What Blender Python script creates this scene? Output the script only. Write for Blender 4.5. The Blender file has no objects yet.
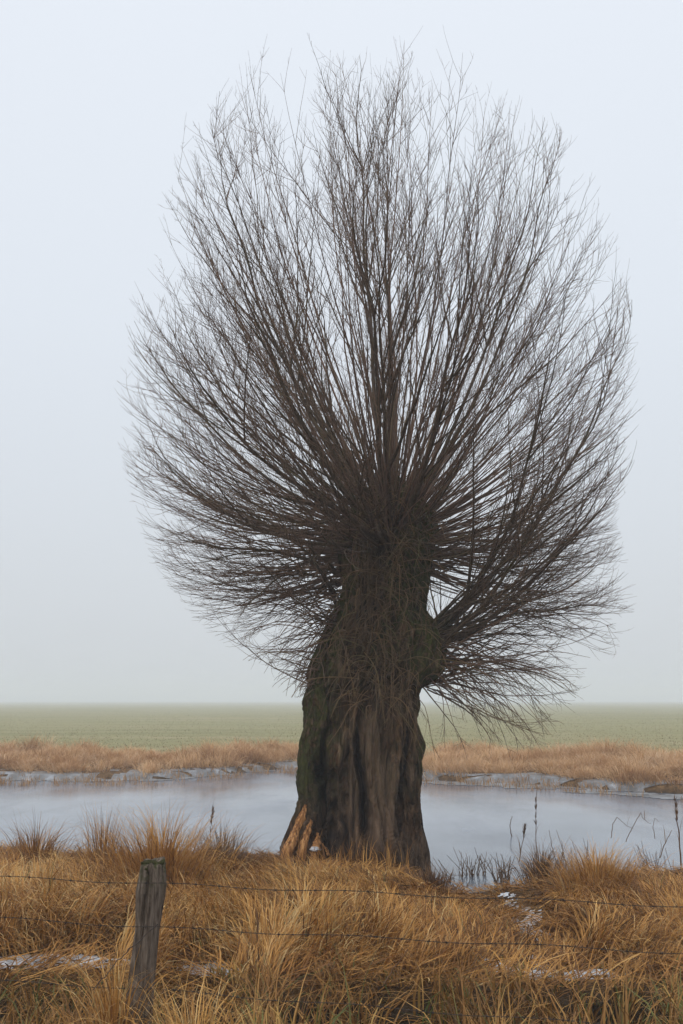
import bpy, math, random
import numpy as np
from mathutils import Vector
from mathutils.bvhtree import BVHTree

rng = np.random.default_rng(11)
random.seed(5)
scene = bpy.context.scene
COL = scene.collection
R = math.radians

# ------------------------------------------------------------------ camera
FPX, CX, CY, CAMZ, PITCH = 995.0, 341.5, 512.0, 1.75, R(10.7)
_f = np.array([0, math.cos(PITCH), math.sin(PITCH)])
_u = np.array([0, -math.sin(PITCH), math.cos(PITCH)])
_r = np.array([1.0, 0, 0])
CAM = np.array([0, 0, CAMZ])


def ray(px, py):
    return _f * FPX + _r * (px - CX) - _u * (py - CY)


def at(px, py, Y):
    d = ray(px, py)
    return CAM + d * (Y / d[1])


def on_ground(px, py, z=0.0):
    d = ray(px, py)
    return CAM + d * ((z - CAMZ) / d[2])


cd = bpy.data.cameras.new('camera')
cam = bpy.data.objects.new('camera', cd)
COL.objects.link(cam)
cam.location = (0, 0, CAMZ)
cam.rotation_euler = (R(90) + PITCH, 0, 0)
cd.sensor_fit = 'VERTICAL'
cd.sensor_height = 36.0
cd.lens = 36.0 * FPX / 1024
cd.clip_end = 8000
cd.clip_start = 0.05
scene.camera = cam


# ------------------------------------------------------------------ helpers
def _hash(ix, iy, seed):
    h = (ix.astype(np.int64) * 374761393 + iy.astype(np.int64) * 668265263 + seed * 1442695041) & 0xffffffff
    h = ((h ^ (h >> 13)) * 1274126177) & 0xffffffff
    h = h ^ (h >> 16)
    return (h & 0xffff) / 65535.0


def vnoise(x, y, seed=0):
    x = np.asarray(x, float); y = np.asarray(y, float)
    x0 = np.floor(x); y0 = np.floor(y)
    fx = x - x0; fy = y - y0
    fx = fx * fx * (3 - 2 * fx); fy = fy * fy * (3 - 2 * fy)
    a = _hash(x0, y0, seed); b = _hash(x0 + 1, y0, seed)
    c = _hash(x0, y0 + 1, seed); d = _hash(x0 + 1, y0 + 1, seed)
    return (a * (1 - fx) + b * fx) * (1 - fy) + (c * (1 - fx) + d * fx) * fy * 1.0


def fbm(x, y, seed=0, o=4):
    s = 0; a = .5; t = 0
    for k in range(o):
        s = s + a * vnoise(x * 2 ** k, y * 2 ** k, seed + k * 17); t += a; a *= .5
    return s / t


def sstep(a, b, x):
    t = np.clip((np.asarray(x, float) - a) / (b - a), 0, 1)
    return t * t * (3 - 2 * t)


def norm(v):
    return v / np.maximum(np.linalg.norm(v, axis=-1, keepdims=True), 1e-9)


def mesh_from(name, verts, faces, mats, parent=None, smooth=True, fmat=None, attrs=None):
    """verts (N,3), faces (M,4) or list of arrays with 3/4 columns."""
    if not isinstance(faces, (list, tuple)):
        faces = [faces]
    me = bpy.data.meshes.new(name)
    verts = np.ascontiguousarray(verts, dtype=np.float32)
    me.vertices.add(len(verts)); me.vertices.foreach_set('co', verts.ravel())
    loops = np.concatenate([f.ravel() for f in faces]).astype(np.int32)
    tot = np.concatenate([np.full(len(f), f.shape[1], np.int32) for f in faces])
    start = np.concatenate([[0], np.cumsum(tot)[:-1]]).astype(np.int32)
    me.loops.add(len(loops)); me.loops.foreach_set('vertex_index', loops)
    me.polygons.add(len(tot)); me.polygons.foreach_set('loop_start', start)
    try:
        me.polygons.foreach_set('loop_total', tot)
    except Exception:
        pass
    if fmat is not None:
        me.polygons.foreach_set('material_index', np.asarray(fmat, np.int32))
    me.update(calc_edges=True)
    me.polygons.foreach_set('use_smooth', np.full(len(tot), smooth, bool))
    for m in mats:
        me.materials.append(m)
    for k, v in (attrs or {}).items():
        a = me.attributes.new(k, 'FLOAT', 'POINT')
        a.data.foreach_set('value', np.ascontiguousarray(v, np.float32).ravel())
    me.validate()
    o = bpy.data.objects.new(name, me)
    COL.objects.link(o)
    if parent is not None:
        o.parent = parent
    return o


def tag(o, label=None, cat=None, group=None, kind=None):
    if label: o['label'] = label
    if cat: o['category'] = cat
    if group: o['group'] = group
    if kind: o['kind'] = kind
    return o


def thing(name, label, cat, loc=(0, 0, 0), group=None):
    o = bpy.data.objects.new(name, None)
    COL.objects.link(o)
    o.location = loc
    return tag(o, label, cat, group)


def rebase(o, root):
    """meshes are written in world coordinates: keep them there under a moved root"""
    o.parent = root
    o.matrix_parent_inverse = root.matrix_world.inverted() if False else __import__('mathutils').Matrix.Translation(-Vector(root.location))


class Bag:
    """collects tubes and ribbons, builds one mesh"""
    def __init__(self):
        self.v = []; self.f = []; self.m = []; self.t = []; self.n = 0

    def tubes(self, P, rad, k=4, mat=0, tint=None):
        P = np.asarray(P, float)
        if P.ndim == 2: P = P[None]; rad = np.asarray(rad, float)[None]
        N, n, _ = P.shape
        if N == 0: return
        rad = np.broadcast_to(rad, (N, n))
        T = np.gradient(P, axis=1); T = norm(T)
        ref = np.where(np.abs(T[:, :1, 2:3]) > .8, np.array([1., .13, 0]), np.array([.1, .05, 1.]))
        A = norm(np.cross(T, np.broadcast_to(ref, T.shape)))
        B = np.cross(T, A)
        ang = np.arange(k) * 2 * math.pi / k
        V = P[:, :, None] + rad[:, :, None, None] * (A[:, :, None] * np.cos(ang)[:, None] + B[:, :, None] * np.sin(ang)[:, None])
        V = V.reshape(-1, 3)
        i = np.arange(N)[:, None, None] * (n * k) + np.arange(n - 1)[None, :, None] * k
        j = np.arange(k)[None, None]; j2 = (np.arange(k) + 1)[None, None] % k
        F = np.stack([i + j, i + j2, i + k + j2, i + k + j], -1).reshape(-1, 4) + self.n
        self.v.append(V); self.f.append(F); self.m.append(np.full(len(F), mat))
        tt = rng.random(N) if tint is None else np.broadcast_to(tint, (N,))
        self.t.append(np.repeat(tt, n * k)); self.n += len(V)

    def ribbons(self, P, side, w, tint, mat=0):
        """P (N,n,3) spine, side (N,n,3) unit, w (N,n) half widths"""
        N, n, _ = P.shape
        if N == 0: return
        V = np.stack([P - side * w[..., None], P + side * w[..., None]], 2).reshape(-1, 3)
        i = np.arange(N)[:, None] * (2 * n) + np.arange(n - 1)[None] * 2
        F = np.stack([i, i + 1, i + 3, i + 2], -1).reshape(-1, 4) + self.n
        self.v.append(V); self.f.append(F); self.m.append(np.full(len(F), mat))
        self.t.append(np.repeat(tint, 2 * n)); self.n += len(V)

    def build(self, name, mats, parent=None):
        return mesh_from(name, np.concatenate(self.v), np.concatenate(self.f), mats, parent,
                         True, np.concatenate(self.m), {'tint': np.concatenate(self.t)})


# ------------------------------------------------------------------ materials
class NT:
    def __init__(self, name):
        self.mat = bpy.data.materials.new(name)
        self.mat.use_nodes = True
        self.t = self.mat.node_tree
        self.b = self.t.nodes['Principled BSDF']
        self.out = self.t.nodes['Material Output']

    def n(self, typ, **kw):
        nd = self.t.nodes.new(typ)
        for k, v in kw.items():
            if k.startswith('i_'):
                key = k[2:]
                nd.inputs[int(key) if key.isdigit() else key].default_value = v
            else:
                setattr(nd, k, v)
        return nd

    def l(self, a, b):
        self.t.links.new(a, b)

    def noise(self, vec, scale, detail=4, rough=.6, dist=0):
        nd = self.n('ShaderNodeTexNoise')
        nd.inputs['Scale'].default_value = scale
        nd.inputs['Detail'].default_value = detail
        nd.inputs['Roughness'].default_value = rough
        nd.inputs['Distortion'].default_value = dist
        if vec is not None: self.l(vec, nd.inputs['Vector'])
        return nd.outputs['Fac']

    def ramp(self, fac, stops):
        nd = self.n('ShaderNodeValToRGB')
        el = nd.color_ramp.elements
        while len(el) < len(stops): el.new(.5)
        for e, (p, c) in zip(el, stops):
            e.position = p; e.color = (c[0], c[1], c[2], 1) if len(c) == 3 else c
        self.l(fac, nd.inputs['Fac'])
        return nd.outputs['Color']

    def mix(self, fac, a, b, blend='MIX'):
        nd = self.n('ShaderNodeMix', data_type='RGBA', blend_type=blend)
        for s, v in ((0, fac), (6, a), (7, b)):
            if isinstance(v, (int, float)): nd.inputs[s].default_value = v
            elif isinstance(v, tuple): nd.inputs[s].default_value = (*v, 1) if len(v) == 3 else v
            else: self.l(v, nd.inputs[s])
        return nd.outputs[2]

    def math(self, op, a, b=0.0, clamp=False):
        nd = self.n('ShaderNodeMath', operation=op); nd.use_clamp = clamp
        for s, v in ((0, a), (1, b)):
            if isinstance(v, (int, float)): nd.inputs[s].default_value = v
            else: self.l(v, nd.inputs[s])
        return nd.outputs[0]

    def rng(self, v, a, b, c=0.0, d=1.0):
        nd = self.n('ShaderNodeMapRange', interpolation_type='SMOOTHSTEP')
        self.l(v, nd.inputs[0])
        for s, x in ((1, a), (2, b), (3, c), (4, d)): nd.inputs[s].default_value = x
        return nd.outputs[0]

    def pos(self, scale=(1, 1, 1)):
        g = self.n('ShaderNodeNewGeometry')
        m = self.n('ShaderNodeMapping'); m.inputs['Scale'].default_value = scale
        self.l(g.outputs['Position'], m.inputs['Vector'])
        return m.outputs[0]

    def xyz(self):
        g = self.n('ShaderNodeNewGeometry'); s = self.n('ShaderNodeSeparateXYZ')
        self.l(g.outputs['Position'], s.inputs[0])
        return s.outputs

    def attr(self, name):
        a = self.n('ShaderNodeAttribute'); a.attribute_name = name
        return a.outputs['Fac']

    def bump(self, h, strength, dist):
        nd = self.n('ShaderNodeBump'); nd.inputs['Strength'].default_value = strength
        nd.inputs['Distance'].default_value = dist
        self.l(h, nd.inputs['Height']); self.l(nd.outputs[0], self.b.inputs['Normal'])

    def col(self, c):
        if isinstance(c, tuple): self.b.inputs['Base Color'].default_value = (*c, 1)
        else: self.l(c, self.b.inputs['Base Color'])

    def rough(self, r, spec=.3):
        if isinstance(r, (int, float)): self.b.inputs['Roughness'].default_value = r
        else: self.l(r, self.b.inputs['Roughness'])
        self.b.inputs['Specular IOR Level'].default_value = spec


def grass_mat(name, stops, trans=.14, rough=.6, patch=None):
    m = NT(name)
    c = m.ramp(m.attr('tint'), stops)
    n = m.noise(m.pos(), 1.3, 3)
    c = m.mix(m.rng(n, .35, .7), m.mix(1.0, c, (.80, .72, .66), 'MULTIPLY'), c)
    m.col(c); m.rough(rough, .25)
    tr = m.n('ShaderNodeBsdfTranslucent'); m.l(c, tr.inputs['Color'])
    mx = m.n('ShaderNodeMixShader'); mx.inputs[0].default_value = trans
    m.l(m.b.outputs[0], mx.inputs[1]); m.l(tr.outputs[0], mx.inputs[2])
    m.l(mx.outputs[0], m.out.inputs['Surface'])
    return m.mat


M = {}
STRAW = [(0, (.070, .034, .012)), (.27, (.21, .098, .028)), (.53, (.47, .238, .060)), (.79, (.64, .365, .112)), (.93, (.72, .51, .24)), (1, (.16, .15, .045))]
M['straw'] = grass_mat('dry_straw', STRAW)
M['ditch'] = grass_mat('ditch_blades', [(0, (.055, .030, .012)), (.2, (.15, .080, .025)), (.45, (.33, .172, .048)), (.64, (.50, .295, .09)), (.72, (.20, .18, .05)), (1, (.095, .13, .034))])
M['brown'] = grass_mat('brown_weeds', [(0, (.07, .04, .024)), (.5, (.17, .095, .048)), (1, (.30, .19, .10))])
M['far'] = grass_mat('far_straw', [(0, (.30, .175, .080)), (.35, (.56, .345, .165)), (.7, (.72, .48, .26)), (1, (.78, .60, .40))], .2)
M['field'] = grass_mat('field_blades', [(0, (.205, .19, .088)), (.5, (.25, .225, .108)), (.8, (.285, .245, .128)), (1, (.32, .265, .15))], .2)

# ground
m = NT('ground_soil')
x, y, z = m.xyz()
p = m.pos()
near = m.ramp(m.noise(p, 9, 6, .7), [(.3, (.045, .028, .014)), (.5, (.13, .075, .033)), (.7, (.26, .155, .065))])
mud = m.ramp(m.noise(p, 3, 6, .7), [(.3, (.016, .012, .008)), (.7, (.050, .035, .022))])
pf = m.pos((.05, .35, 1))
green = m.ramp(m.noise(pf, 1.0, 6, .65), [(.3, (.205, .198, .09)), (.5, (.255, .235, .112)), (.72, (.32, .265, .15))])
c = m.mix(m.rng(z, -.16, -.02), mud, near)
c = m.mix(m.rng(y, 6.75, 6.35), c, mud)
c = m.mix(m.rng(y, 28, 33), c, green)
m.col(c); m.rough(.95, .1)
m.bump(m.noise(p, 25, 6, .7), .8, .03)
M['ground'] = m.mat

# pond water, skinned with thin clear ice
m = NT('pond_water')
m.col(m.ramp(m.noise(m.pos((.35, .22, 1)), 1.5, 6, .65), [(.34, (.11, .135, .17)), (.6, (.19, .22, .265))]))
p = m.pos((.55, .18, 1))
n1 = m.noise(p, 1.2, 5, .6)
m.rough(m.rng(n1, .35, .7, .09, .22), .5)
m.b.inputs['IOR'].default_value = 1.33
m.bump(m.noise(m.pos((.6, 1.0, 1)), 2.2, 4, .6), .03, .02)
M['water'] = m.mat

m = NT('shore_ice')
n1 = m.noise(m.pos((1, .6, 1)), 3.4, 7, .75)
m.col(m.ramp(n1, [(.38, (.085, .078, .07)), (.53, (.16, .158, .16)), (.63, (.27, .28, .30)), (.73, (.58, .61, .65))]))
m.rough(.45, .4); m.bump(m.noise(m.pos(), 9, 5), .4, .02)
M['ice'] = m.mat

m = NT('crusted_snow')
m.col(m.ramp(m.noise(m.pos(), 14, 5, .7), [(.3, (.40, .41, .43)), (.6, (.66, .69, .74))]))
m.rough(.7, .2); m.bump(m.noise(m.pos(), 40, 5), .6, .02)
M['snow'] = m.mat

# bark
m = NT('willow_bark')
p = m.pos((1, 1, .16))
fis = m.noise(p, 13, 6, .68, .7)
fine = m.noise(m.pos((1, 1, .35)), 34, 5, .7)
big = m.noise(m.pos(), 2.2, 5, .6)
c = m.ramp(fis, [(.34, (.012, .008, .006)), (.45, (.062, .040, .026)), (.56, (.145, .095, .061)), (.68, (.29, .205, .138))])
c = m.mix(m.rng(big, .35, .65), c, m.mix(1.0, c, (.80, .64, .52), 'MULTIPLY'))
smooth_c = m.ramp(fis, [(.3, (.085, .053, .035)), (.7, (.225, .150, .100))])
c = m.mix(m.attr('smoothbark'), c, smooth_c)
mossn = m.math('MULTIPLY', m.attr('moss'), m.rng(m.noise(m.pos(), 11, 6, .75), .36, .58))
c = m.mix(mossn, c, m.ramp(fine, [(.3, (.024, .029, .008)), (.7, (.090, .096, .026))]))
c = m.mix(m.attr('darkhollow'), c, m.mix(1.0, c, (.34, .32, .32), 'MULTIPLY'))  # bark colour darker along the left hollow
m.col(c); m.rough(.9, .15)
h = m.math('ADD', m.math('MULTIPLY', fis, 1.0), m.math('MULTIPLY', fine, .35))
m.bump(h, 1.0, .06)
M['bark'] = m.mat

m = NT('limb_bark')
n1 = m.noise(m.pos((1, 1, .3)), 30, 5, .65)
lc = m.ramp(n1, [(.3, (.046, .034, .024)), (.55, (.110, .080, .055)), (.75, (.175, .132, .094))])
lc = m.mix(m.math('MULTIPLY', m.rng(m.noise(m.pos(), 3, 4), .5, .68), .5), lc, (.055, .058, .022))
m.col(lc)
m.rough(.85, .15); m.bump(n1, .6, .012)
M['limb'] = m.mat

m = NT('twig_bark')
m.col(m.ramp(m.attr('tint'), [(0, (.085, .053, .036)), (.55, (.165, .102, .068)), (.85, (.215, .128, .082)), (1, (.15, .125, .058))]))
m.rough(.6, .3)
M['twig'] = m.mat
m = NT('shoot_bark')
m.col(m.ramp(m.attr('tint'), [(0, (.06, .040, .020)), (.5, (.135, .084, .040)), (.8, (.22, .128, .058)), (1, (.13, .115, .042))]))
m.rough(.6, .3)
M['shoot'] = m.mat

m = NT('torn_wood')
n1 = m.noise(m.pos((1, 1, .12)), 55, 5, .7)
m.col(m.ramp(n1, [(.37, (.06, .030, .016)), (.46, (.33, .15, .055)), (.56, (.56, .28, .10)), (.7, (.68, .42, .20))]))
m.rough(.75, .2); m.bump(n1, .8, .015)
M['torn'] = m.mat

m = NT('weathered_post')
p = m.pos((1, 1, .09))
n1 = m.noise(p, 60, 6, .7, .4)
x, y, z = m.xyz()
c = m.ramp(n1, [(.33, (.022, .016, .012)), (.45, (.105, .078, .058)), (.57, (.185, .145, .112)), (.74, (.32, .265, .215))])
mg = m.math('MULTIPLY', m.rng(z, .76, .93), m.rng(m.noise(m.pos(), 28, 5), .46, .62))
c = m.mix(mg, c, (.052, .056, .020))
m.col(c); m.rough(.9, .15); m.bump(n1, 1.0, .02)
M['post'] = m.mat

m = NT('post_moss')
n1 = m.noise(m.pos(), 90, 5, .7)
m.col(m.ramp(n1, [(.3, (.022, .022, .008)), (.7, (.066, .062, .024))])); m.rough(.95, .1); m.bump(n1, 1, .012)
M['moss'] = m.mat

m = NT('rusty_wire')
n1 = m.noise(m.pos(), 45, 4)
m.col(m.ramp(n1, [(.35, (.030, .026, .024)), (.7, (.085, .055, .040))])); m.rough(.6, .4)
m.b.inputs['Metallic'].default_value = .5
M['wire'] = m.mat

# ------------------------------------------------------------------ terrain
WATER_Z = -.12


def shore_near(x):
    return np.interp(x, [-60, -6, -3, -1.2, -.5, .35, .75, 1.05, 1.5, 2.2, 3.2, 6, 60],
                     [12.6, 12.2, 12.0, 12.05, 12.1, 11.8, 10.9, 10.5, 10.4, 10.75, 11.0, 11.2, 12.0]) \
        + .18 * (vnoise(x * 1.3, x * 0, 3) - .5)


def shore_far(x):
    return np.interp(x, [-60, -14, -9, -6, -4.2, -1.5, 2.2, 5, 7, 10, 60],
                     [28, 26.5, 24.6, 24.0, 24.8, 28.6, 24.6, 22.5, 20.4, 18.6, 18]) \
        + .6 * (vnoise(x * .7, x * 0, 8) - .5)


def ditch_y(x):
    return 5.98 - .10 * x


def terrain(x, y):
    x = np.asarray(x, float); y = np.asarray(y, float)
    z = .10 * (fbm(x * .8, y * .8, 21, 3) - .5) * sstep(6.5, 8, y)
    d = (y - ditch_y(x))
    z = z - .36 * sstep(.62, .34, np.abs(d)) * (.75 + .5 * vnoise(x * 1.5, y * 0, 5))
    z = z - .25 * sstep(4.4, 2.8, y)
    ds = np.hypot((x - 1.25 - .2 * np.sin(y)), 0)
    z = z - .10 * sstep(.5, .1, ds) * sstep(6.8, 7.4, y) * sstep(11, 9.5, y)
    s = np.minimum(y - shore_near(x), shore_far(x) - y)
    s = np.minimum(s, 58 - np.abs(x))
    k = sstep(-.5, .9, s)
    z = z * (1 - k) - .55 * k
    back = sstep(0, 3.5, y - shore_far(x)) * .12
    return z + back + .25 * (fbm(x * .02, y * .02, 44, 3) - .5) * sstep(40, 90, y)


def axis(parts):
    return np.unique(np.concatenate(parts))


xs = axis([-np.geomspace(14, 1500, 36), np.linspace(-14, 14, 225), np.geomspace(14, 1500, 36)])
ys = axis([-np.geomspace(4, 1500, 18), np.linspace(-4, 4, 24), np.linspace(4, 13, 110), np.linspace(13, 34, 90), np.geomspace(34, 1500, 60)])
GX, GY = np.meshgrid(xs, ys)
GZ = terrain(GX, GY)
nx, ny = len(xs), len(ys)
idx = np.arange(nx * ny).reshape(ny, nx)
F = np.stack([idx[:-1, :-1], idx[:-1, 1:], idx[1:, 1:], idx[1:, :-1]], -1).reshape(-1, 4)
ground = mesh_from('ground', np.stack([GX, GY, GZ], -1).reshape(-1, 3), F, [M['ground']])
tag(ground, 'flat wet meadow with a pond hollow and a green field', 'ground', kind='structure')

wx = np.linspace(-58, 58, 30); wy = np.linspace(9.6, 36, 12)
A, B = np.meshgrid(wx, wy)
iw = np.arange(A.size).reshape(A.shape)
F = np.stack([iw[:-1, :-1], iw[:-1, 1:], iw[1:, 1:], iw[1:, :-1]], -1).reshape(-1, 4)
water = mesh_from('water', np.stack([A, B, A * 0 + WATER_Z], -1).reshape(-1, 3), F, [M['water']])
tag(water, 'still grey pond with a thin skin of ice', 'water', kind='structure')


def patch_sheet(name, x0, x1, y0, y1, step, keep, zf, mats, lump=.0):
    nx = int((x1 - x0) / step[0]) + 1; ny = int((y1 - y0) / step[1]) + 1
    X, Y = np.meshgrid(np.linspace(x0, x1, nx), np.linspace(y0, y1, ny))
    K = keep(X, Y)
    Z = zf(X, Y) + lump * np.clip(K, 0, .25)
    i = np.arange(X.size).reshape(X.shape)
    F = np.stack([i[:-1, :-1], i[:-1, 1:], i[1:, 1:], i[1:, :-1]], -1).reshape(-1, 4)
    k = K.ravel()
    ok = (k[F] > 0).any(1)
    F = F[ok]
    # pull outer vertices towards the ground so that rims are thin
    used, inv = np.unique(F.ravel(), return_inverse=True)
    V = np.stack([X, Y, Z], -1).reshape(-1, 3)[used]
    return mesh_from(name, V, inv.reshape(-1, 4), mats)


# fringe of snow-dusted ice along the far shore
def ice_keep(x, y):
    d = shore_far(x) - y
    w = np.interp(x, [-14, -8, -4, -1, 1.5, 3, 6, 9], [.25, .2, .3, .6, 1.5, 1.9, 1.3, .9])
    n = fbm(x * .8, y * 1.6, 61, 4)
    return np.minimum(np.minimum(w * (n * 2.0 - .30) - d, 2), 1.2 * (fbm(x * 1.6, y * 3.2, 62, 4) - .45)) * (d > -1.1)


ice = patch_sheet('ice', -18, 16, 15, 31, (.12, .12), ice_keep, lambda x, y: np.maximum(WATER_Z + .006, terrain(x, y) + .010), [M['ice']], .006)
tag(ice, 'snow dusted ice fringe along the far shore', 'ice', kind='structure')

# ------------------------------------------------------------------ snow between the grass
SNOW = []      # (px, py, radius m along x, radius along y)
for a in ((15, 968, .32, .15), (52, 966, .32, .14), (95, 968, .26, .13), (196, 971, .22, .13), (222, 978, .20, .10),
          (508, 896, .08, .20), (522, 910, .14, .32), (531, 930, .15, .40), (520, 970, .32, .16), (556, 978, .44, .18),
          (492, 966, .16, .1), (640, 1011, .30, .06), (570, 1010, .2, .05), (533, 952, .12, .2)):
    g = on_ground(a[0], a[1], -.02)
    SNOW.append((g[0], g[1], a[2], a[3]))


def snow_d(x, y):
    d = np.full(np.shape(x), 9.0)
    for (sx, sy, rx, ry) in SNOW:
        d = np.minimum(d, np.sqrt(((x - sx) / rx) ** 2 + ((y - sy) / ry) ** 2))
    return d


def snow_keep(x, y):
    return np.minimum(1.0 - snow_d(x, y), 1.6 * (np.where(y > 8.2, .43, .535) - fbm(x * 17, y * 22, 91, 4))) - .5 * (fbm(x * 40, y * 40, 92, 2) - .45)


snow = patch_sheet('snow', -3.2, 3.2, 5.2, 11, (.016, .016), snow_keep, lambda x, y: terrain(x, y) + .012, [M['snow']], .06)
tag(snow, 'thin patches of old snow lying between the dry grass', 'snow', kind='stuff')


# ------------------------------------------------------------------ grass
def blades(bag, base, lean, L, w, tint, n=5, t0=None, bend=None, twist=.5, mat=0):
    """arched ribbons: base (N,3), lean angle (N,), length, half width"""
    N = len(base)
    if N == 0: return
    t0 = np.abs(rng.normal(.18, .14, N)) if t0 is None else t0
    bend = rng.uniform(.5, 2.0, N) if bend is None else bend
    u = np.linspace(0, 1, n)
    kp = rng.uniform(1.0, 3.2, N)[:, None]
    ang = t0[:, None] + bend[:, None] * u[None] ** kp          # tilt from vertical
    la = lean[:, None] + rng.normal(0, .25, (N, 1)) * u[None] * 2
    D = np.stack([np.sin(ang) * np.cos(la), np.sin(ang) * np.sin(la), np.cos(ang)], -1)
    st = (L / (n - 1))[:, None, None]
    P = np.concatenate([base[:, None], base[:, None] + np.cumsum(D[:, :-1] * st, 1)], 1)
    sa = lean + math.pi / 2 + rng.normal(0, twist, N)
    S = np.stack([np.cos(sa), np.sin(sa), rng.normal(0, .2, N)], -1)[:, None] + 0 * D
    S = norm(S - D * (S * D).sum(-1, keepdims=True))
    prof = np.array([.8, 1.0, .95, .7, .3, .12])[:n] if n == 6 else np.interp(u, [0, .3, .65, 1], [.75, 1, .8, .12])
    gz = terrain(P[..., 0], P[..., 1]) + .015
    P[..., 2] = np.maximum(P[..., 2], gz)
    bag.ribbons(P, S, w[:, None] * prof[None], tint, mat)


def scatter(x0, x1, y0, y1, dens):
    n = int((x1 - x0) * (y1 - y0) * dens)
    return rng.uniform(x0, x1, n), rng.uniform(y0, y1, n)


def in_view(x, y, mar=1.1):
    return np.abs(x) < .36 * y + mar


def lean_field(x, y):
    return 2 * math.pi * 1.6 * (fbm(x * .55 + 3, y * .55, 31, 2)) - 1.2


def canopy(x, y):
    """how high the grass stands on the bank: it is low round the willow's foot and along the wet channel"""
    px = CX + FPX * x / (y * math.cos(PITCH))
    lim = np.interp(px, [-60, 0, 130, 200, 280, 330, 400, 440, 470, 530, 560, 600, 683, 760],
                    [832, 832, 834, 836, 846, 852, 866, 878, 890, 890, 868, 856, 862, 862])
    sl = np.tan(np.arctan((lim - CY) / FPX) - PITCH)
    return CAMZ - y * sl


# --- main meadow of flopped dry grass, with tussock structure
bag = Bag()
cx_, cy_ = scatter(-5.2, 5.4, 6.75, 12.3, 64)
ok = in_view(cx_, cy_) & (cy_ < shore_near(cx_) - .12)
sd = snow_d(cx_, cy_)
sf = sd.copy()
for k in (.25, .5, .75, 1.0):                     # keep the line of sight to the snow open
    sf = np.minimum(sf, snow_d(cx_, cy_ + k))
ok &= (sd > 1.1) | (rng.random(len(cx_)) < .05)
tree_d = np.hypot((cx_ - .25) / .72, (cy_ - 11.65) / .62)
ok &= tree_d > 1.0
cx_, cy_, sf, sd = cx_[ok], cy_[ok], sf[ok], sd[ok]
nc = len(cx_)
hmul = .62 + .85 * fbm(cx_ * .9, cy_ * .9, 77, 3) ** 1.2
hmul *= np.where(sf < 1.3, .40, 1.0) * np.where(sf < .9, .8, 1)
chan = np.abs(cx_ - 1.42 + .04 * (cy_ - 8))
hmul *= .55 + .45 * sstep(.1, .5, chan) if False else 1
shelf = sstep(7.6, 6.9, cy_)
hmul *= 1 - .5 * shelf
for (tx, ty) in ((1.05, 10.4), (.9, 10.1), (1.5, 10.2)):      # open view to the water beside the trunk
    hmul *= 1 - .55 * np.exp(-((cx_ - tx) ** 2 + (cy_ - ty) ** 2) / .3)
hmul *= 1 - .45 * np.exp(-((cx_ - .2) ** 2 / .5 + (cy_ - 10.8) ** 2 / .4))
hcan = np.clip((canopy(cx_, cy_) - terrain(cx_, cy_)) / .66, .12, 9)
hmul = np.minimum(hmul, hcan * rng.uniform(.7, 1.05, nc))
nb = (rng.integers(28, 64, nc) * (1 - .35 * sstep(8, 12, cy_))).astype(int)
ci = np.repeat(np.arange(nc), nb)
N = len(ci)
rr = np.abs(rng.normal(0, .075, N)); aa = rng.uniform(0, 2 * math.pi, N)
bx = cx_[ci] + rr * np.cos(aa); by = cy_[ci] + rr * np.sin(aa)
clean = lean_field(cx_, cy_) + rng.normal(0, .45, nc)
lean = clean[ci] + rng.normal(0, .38, N)
cbend = rng.uniform(1.6, 3.4, nc); ckick = np.abs(rng.normal(.30, .22, nc))
ctint = rng.normal(0, .13, nc) + .45 * (fbm(cx_ * .7, cy_ * .7, 13, 3) - .5)
tint = np.clip(.55 + ctint[ci] + rng.normal(0, .23, N), 0, .95)
tint[rng.random(N) < .012] = 1.0
L = .55 * hmul[ci] * rng.uniform(.6, 1.25, N)
w = rng.uniform(.0024, .0062, N) * (1 + .15 * sstep(8, 11, by))
blades(bag, np.stack([bx, by, terrain(bx, by) - .01], -1), lean, L, w, tint, 6,
       t0=ckick[ci] + rng.normal(0, .12, N) + .4 * (rr / .17), bend=(cbend[ci] + rng.normal(0, .45, N)) * (1.15 - .25 * shelf[ci]))
# thatch: old blades lying flat
tx, ty = scatter(-5, 5.2, 6.4, 12.0, 700)
ok = in_view(tx, ty, .8) & (ty < shore_near(tx) - .05) & ((snow_d(tx, ty) > 1.0) | (rng.random(len(tx)) < .14))
tx, ty = tx[ok], ty[ok]; N = len(tx)
blades(bag, np.stack([tx, ty, terrain(tx, ty) + rng.uniform(.0, .05, N)], -1), lean_field(tx, ty) + rng.normal(0, .8, N),
       rng.uniform(.2, .5, N) * np.clip((canopy(tx, ty) - terrain(tx, ty)) / .25, .35, 1), rng.uniform(.003, .006, N), np.clip(rng.normal(.42, .2, N), 0, .95), 5,
       t0=rng.uniform(1.05, 1.45, N), bend=rng.uniform(.1, .7, N))
g = bag.build('meadow_grass', [M['straw']])
tag(g, 'dry orange grass flopped over the near bank of the pond', 'grass', kind='stuff')

# --- ditch and verge in front, greener and sparser
bag = Bag()
cx_, cy_ = scatter(-4, 4, 3.9, 6.75, 24)
ok = in_view(cx_, cy_)
dd = cy_ - ditch_y(cx_)
ok &= (np.abs(dd) > .25) | (rng.random(len(cx_)) < .45)
ok &= (cy_ > 5.5) | (vnoise(cx_ * 2.6, cy_ * 1.2, 141) > .55)
ok &= (snow_d(cx_, cy_) > 1.1) | (rng.random(len(cx_)) < .3)
cx_, cy_, dd = cx_[ok], cy_[ok], dd[ok]; nc = len(cx_)
nb = rng.integers(16, 36, nc)
ci = np.repeat(np.arange(nc), nb); N = len(ci)
rr = np.abs(rng.normal(0, .07, N)); aa = rng.uniform(0, 2 * math.pi, N)
bx = cx_[ci] + rr * np.cos(aa); by = cy_[ci] + rr * np.sin(aa)
bz = terrain(bx, by)
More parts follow.
